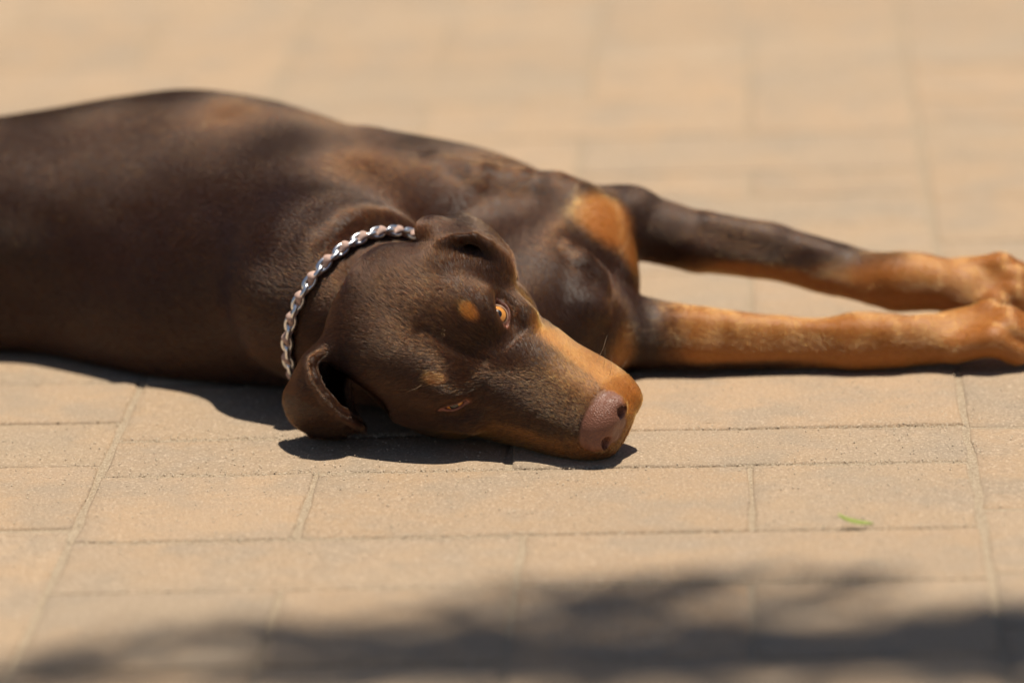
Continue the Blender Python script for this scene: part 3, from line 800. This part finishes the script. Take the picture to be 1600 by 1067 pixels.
fo = bpy.data.objects.new('fur', hc); C.objects.link(fo); fo.parent = dog; fo['kind'] = 'stuff'
print('hairs', n_h)

# ---- whiskers and claws
M_WHISK = simple('whisker_hair', (.30, .20, .12), .4); M_CLAW = simple('claw_horn', (.10, .065, .045), .35)
rs = random.Random(21)
for fw_, lw_, uw_ in [(-2.5, 2.9, -1.2), (-3.4, 3.1, -1.6), (-4.2, 3.3, -1.1), (-3.0, 3.2, -2.2), (-4.6, 3.5, -1.9), (-1.2, 2.4, -2.0), (-.6, 1.8, -2.6), (-1.6, 2.6, -2.6), (-3.4, -3.2, -1.0), (-4.4, -3.5, -.6), (-5.2, -3.6, -.9), (-13.2, -3.6, 4.1), (-13.5, 3.6, 4.1)]:
    sg = 1 if lw_ > 0 else -1; a0 = hw(fw_, lw_ - .3 * sg, uw_)
    dr = HB @ unit((.35 + rs.uniform(-.3, .3), .75 * sg, .15 + rs.uniform(-.25, .4) + (.7 if uw_ > 3 else 0))); ln_ = rs.uniform(.016, .028)
    bend = HB @ np.array([-1., 0, rs.uniform(-.4, .2)]) * ln_ * .3
    wp = [a0 + dr * ln_ * t + bend * t * t for t in (0, .3, .6, 1.)]
    if min(p[2] for p in wp) < .002: continue
    tvw, tfw = tube(wp, [.00014, .00012, .00009, .00003], 5); mesh_obj('whisker', tvw, tfw, M_WHISK, dog, True)
def claws(wrist, ax, up_):
    ax = unit(ax); up_ = unit(up_ - ax * (np.array(up_) @ ax)); sd = np.cross(ax, up_)
    for s_, fw_ in ((-1.05, .062), (-.38, .080), (.38, .080), (1.05, .062)):
        t0 = wrist + ax * fw_ + sd * s_ * .0165 - up_ * .002 - ax * fw_ * .05
        tvc, tfc = tube([t0 + ax * .004 + up_ * .003, t0 + ax * .013 + up_ * .002, t0 + ax * .020 - up_ * .004], [.0032, .0026, .0006], 8); mesh_obj('claw', tvc, tfc, M_CLAW, dog, True)
claws(PAW_LW, PAW_LA, PAW_LU); claws(PAW_RW, PAW_RA, PAW_RU)

# ------------------------------------------------------------------ leaf on the paving
M_LEAF = simple('dry_green_leaf', (.22, .26, .05), .55)
lp = at_z(1337, 824); LVt = []; LFt = []
for i in range(9):
    t = i / 8; wv = .0035 * math.sin(math.pi * min(1, t * .9 + .08)) ; xx = (t - .5) * .024
    zc_ = .002 + .006 * (1 - t) ** 3
    LVt += [(xx, -wv, zc_ + .0012), (xx, 0, zc_), (xx, wv, zc_ + .002)]
for i in range(8):
    for k in range(2): LFt.append((i * 3 + k, i * 3 + k + 1, i * 3 + k + 4, i * 3 + k + 3))
lf = mesh_obj('fallen_leaf', LVt, LFt, M_LEAF, None, True); lf.location = (lp[0], lp[1], 0); lf.rotation_euler = (0, 0, -.15)
md = lf.modifiers.new('thickness', 'SOLIDIFY'); md.thickness = .0004
tag(lf, 'small curled green leaf fallen across a joint in the paving', 'leaf')

# ------------------------------------------------------------------ grit in the joints and on the stones
def grit():
    Vt = []; Ft = []; rs = random.Random(3)
    def grain(p, r):
        b = len(Vt)
        for d_ in ((1, 0, 0), (-1, 0, 0), (0, 1, 0), (0, -1, 0), (0, 0, 1), (0, 0, -1)):
            k = r * rs.uniform(.6, 1.25); Vt.append((p[0] + d_[0] * k, p[1] + d_[1] * k, p[2] + d_[2] * k * .8))
        for a, b2, c in ((0, 2, 4), (2, 1, 4), (1, 3, 4), (3, 0, 4), (2, 0, 5), (1, 2, 5), (3, 1, 5), (0, 3, 5)): Ft.append((b + a, b + b2, b + c))
    for _ in range(5200):
        uu, vv = rs.uniform(-.85, .12), rs.triangular(-.25, .6, .2)
        grain(pw(uu, vv, .0003), rs.choice([.0003, .0004, .0005, .0006, .0009]))
    for uj in (0, -STRIP + .0):
        for _ in range(1500): grain(pw(uj + rs.gauss(0, .0022), rs.uniform(-.3, .7), -.0026), rs.uniform(.0004, .0014))
    for vj in (.152, 0, .243, -.11):
        for _ in range(900): grain(pw(rs.uniform(-STRIP, 0), vj + rs.gauss(0, .004), -.0006), rs.uniform(.0003, .0009))
    return Vt, Ft
gv, gf = grit(); go = mesh_obj('sand_grains', gv, gf, simple('pale_grit', (.52, .42, .30), .8)); tag(go, 'pale sand grains scattered on the pavers and in their joints', 'sand', kind='stuff')

# ------------------------------------------------------------------ tree beside the paving whose branches shade the foreground
M_BARK = simple('bark', (.12, .085, .06), .9); M_FOL = simple('foliage', (.06, .10, .025), .5)
tree = empty('garden_tree', (2.1, 2.5, 0)); tag(tree, 'leafy garden tree beside the paving shading the stones in front of the dog', 'tree')
def tl(p): return Vector(p) - Vector((2.1, 2.5, 0))
tv_, tf_ = tube([tl(p) for p in [(2.1, 2.5, -.02), (2.07, 2.5, 1.2), (2.0, 2.55, 3.0), (1.9, 2.65, 4.8)]], [.13, .105, .085, .06], 10)
def addtube(pts, rad):
    b = len(tv_); a, c = tube([tl(p) for p in pts], rad, 6); tv_.extend(a); tf_.extend([tuple(i + b for i in q) for q in c])
HL = 6.3
def up(u_, v_, h=HL):                       # the spot from which a leaf shades ground point (u, v)
    return (u_ + SUNV.x / SUNV.z * h, v_ + SUNV.y / SUNV.z * h, h)
limbs = [[(1.9, 2.65, 4.8), up(.6, 2.35, 5.9), up(.35, 2.6), up(.15, 2.72)], [(1.95, 2.6, 3.9), up(.9, 2.5, 5.4), up(.5, 2.62, 6.1), up(.32, 2.70)],
         [(1.9, 2.65, 4.8), up(.5, 2.1, 6.0), up(-.2, 2.5), up(-.35, 2.62)], [(1.9, 2.65, 4.8), (2.2, 3.1, 5.6), (2.4, 3.3, 6.4)], [(1.95, 2.6, 3.9), (2.6, 2.3, 5.0), (2.9, 2.2, 5.8)]]
for lb in limbs: addtube(lb, [.035, .022, .012, .005][:len(lb)])
mesh_obj('trunk', tv_, tf_, M_BARK, tree, True)
fv = []; ff = []; rs = random.Random(11)
def leafcard(p, s):
    a = Vector((rs.gauss(0, 1), rs.gauss(0, 1), rs.gauss(0, .5))).normalized(); b = a.cross(Vector((rs.gauss(0, .5), rs.gauss(0, .5), 1))).normalized(); k = len(fv); p = tl(p)
    nrm = a.cross(b)
    fv.extend([p - a * s, p + b * s * .42 + nrm * s * .1, p + a * s, p - b * s * .42 + nrm * s * .1]); ff.append((k, k + 1, k + 2, k + 3))
def cluster(c, r, n, s=.035):
    for _ in range(n):
        leafcard((c[0] + rs.gauss(0, r[0]), c[1] + rs.gauss(0, r[1]), c[2] + rs.gauss(0, r[2])), s * rs.uniform(.6, 1.2))
for (qx, qy, ru_, rv_, n_) in [(950, 935, .07, .022, 46), (1120, 920, .06, .018, 26), (1480, 1005, .10, .030, 110), (1300, 990, .10, .026, 60), (1100, 1010, .10, .028, 60), (1560, 970, .04, .02, 30),
                               (700, 985, .09, .018, 44), (480, 995, .07, .014, 30), (640, 1040, .12, .020, 50), (200, 1055, .12, .012, 30), (880, 1030, .12, .026, 60), (1350, 1050, .15, .02, 80)]:
    g = at_z(qx, qy); cluster(up(g[0], g[1], HL + rs.uniform(0, .8)), (ru_, rv_, .25), n_, .03)
for (u_, v_, ru_, rv_, n_) in [(.5, 2.5, .25, .05, 260), (0, 2.45, .25, .06, 260), (-.4, 2.4, .25, .06, 260), (.5, 2.25, .4, .12, 500), (-.3, 2.15, .4, .12, 500)]:
    cluster(up(u_, v_), (ru_, rv_, .12), n_)
for c in ((2.2, 3.0, 5.8), (2.6, 2.3, 5.2), (2.8, 2.9, 6.0), (2.3, 2.3, 6.3), (3.0, 2.2, 5.9)): cluster(c, (.35, .3, .3), 700, .05)
mesh_obj('crown', fv, ff, M_FOL, tree)
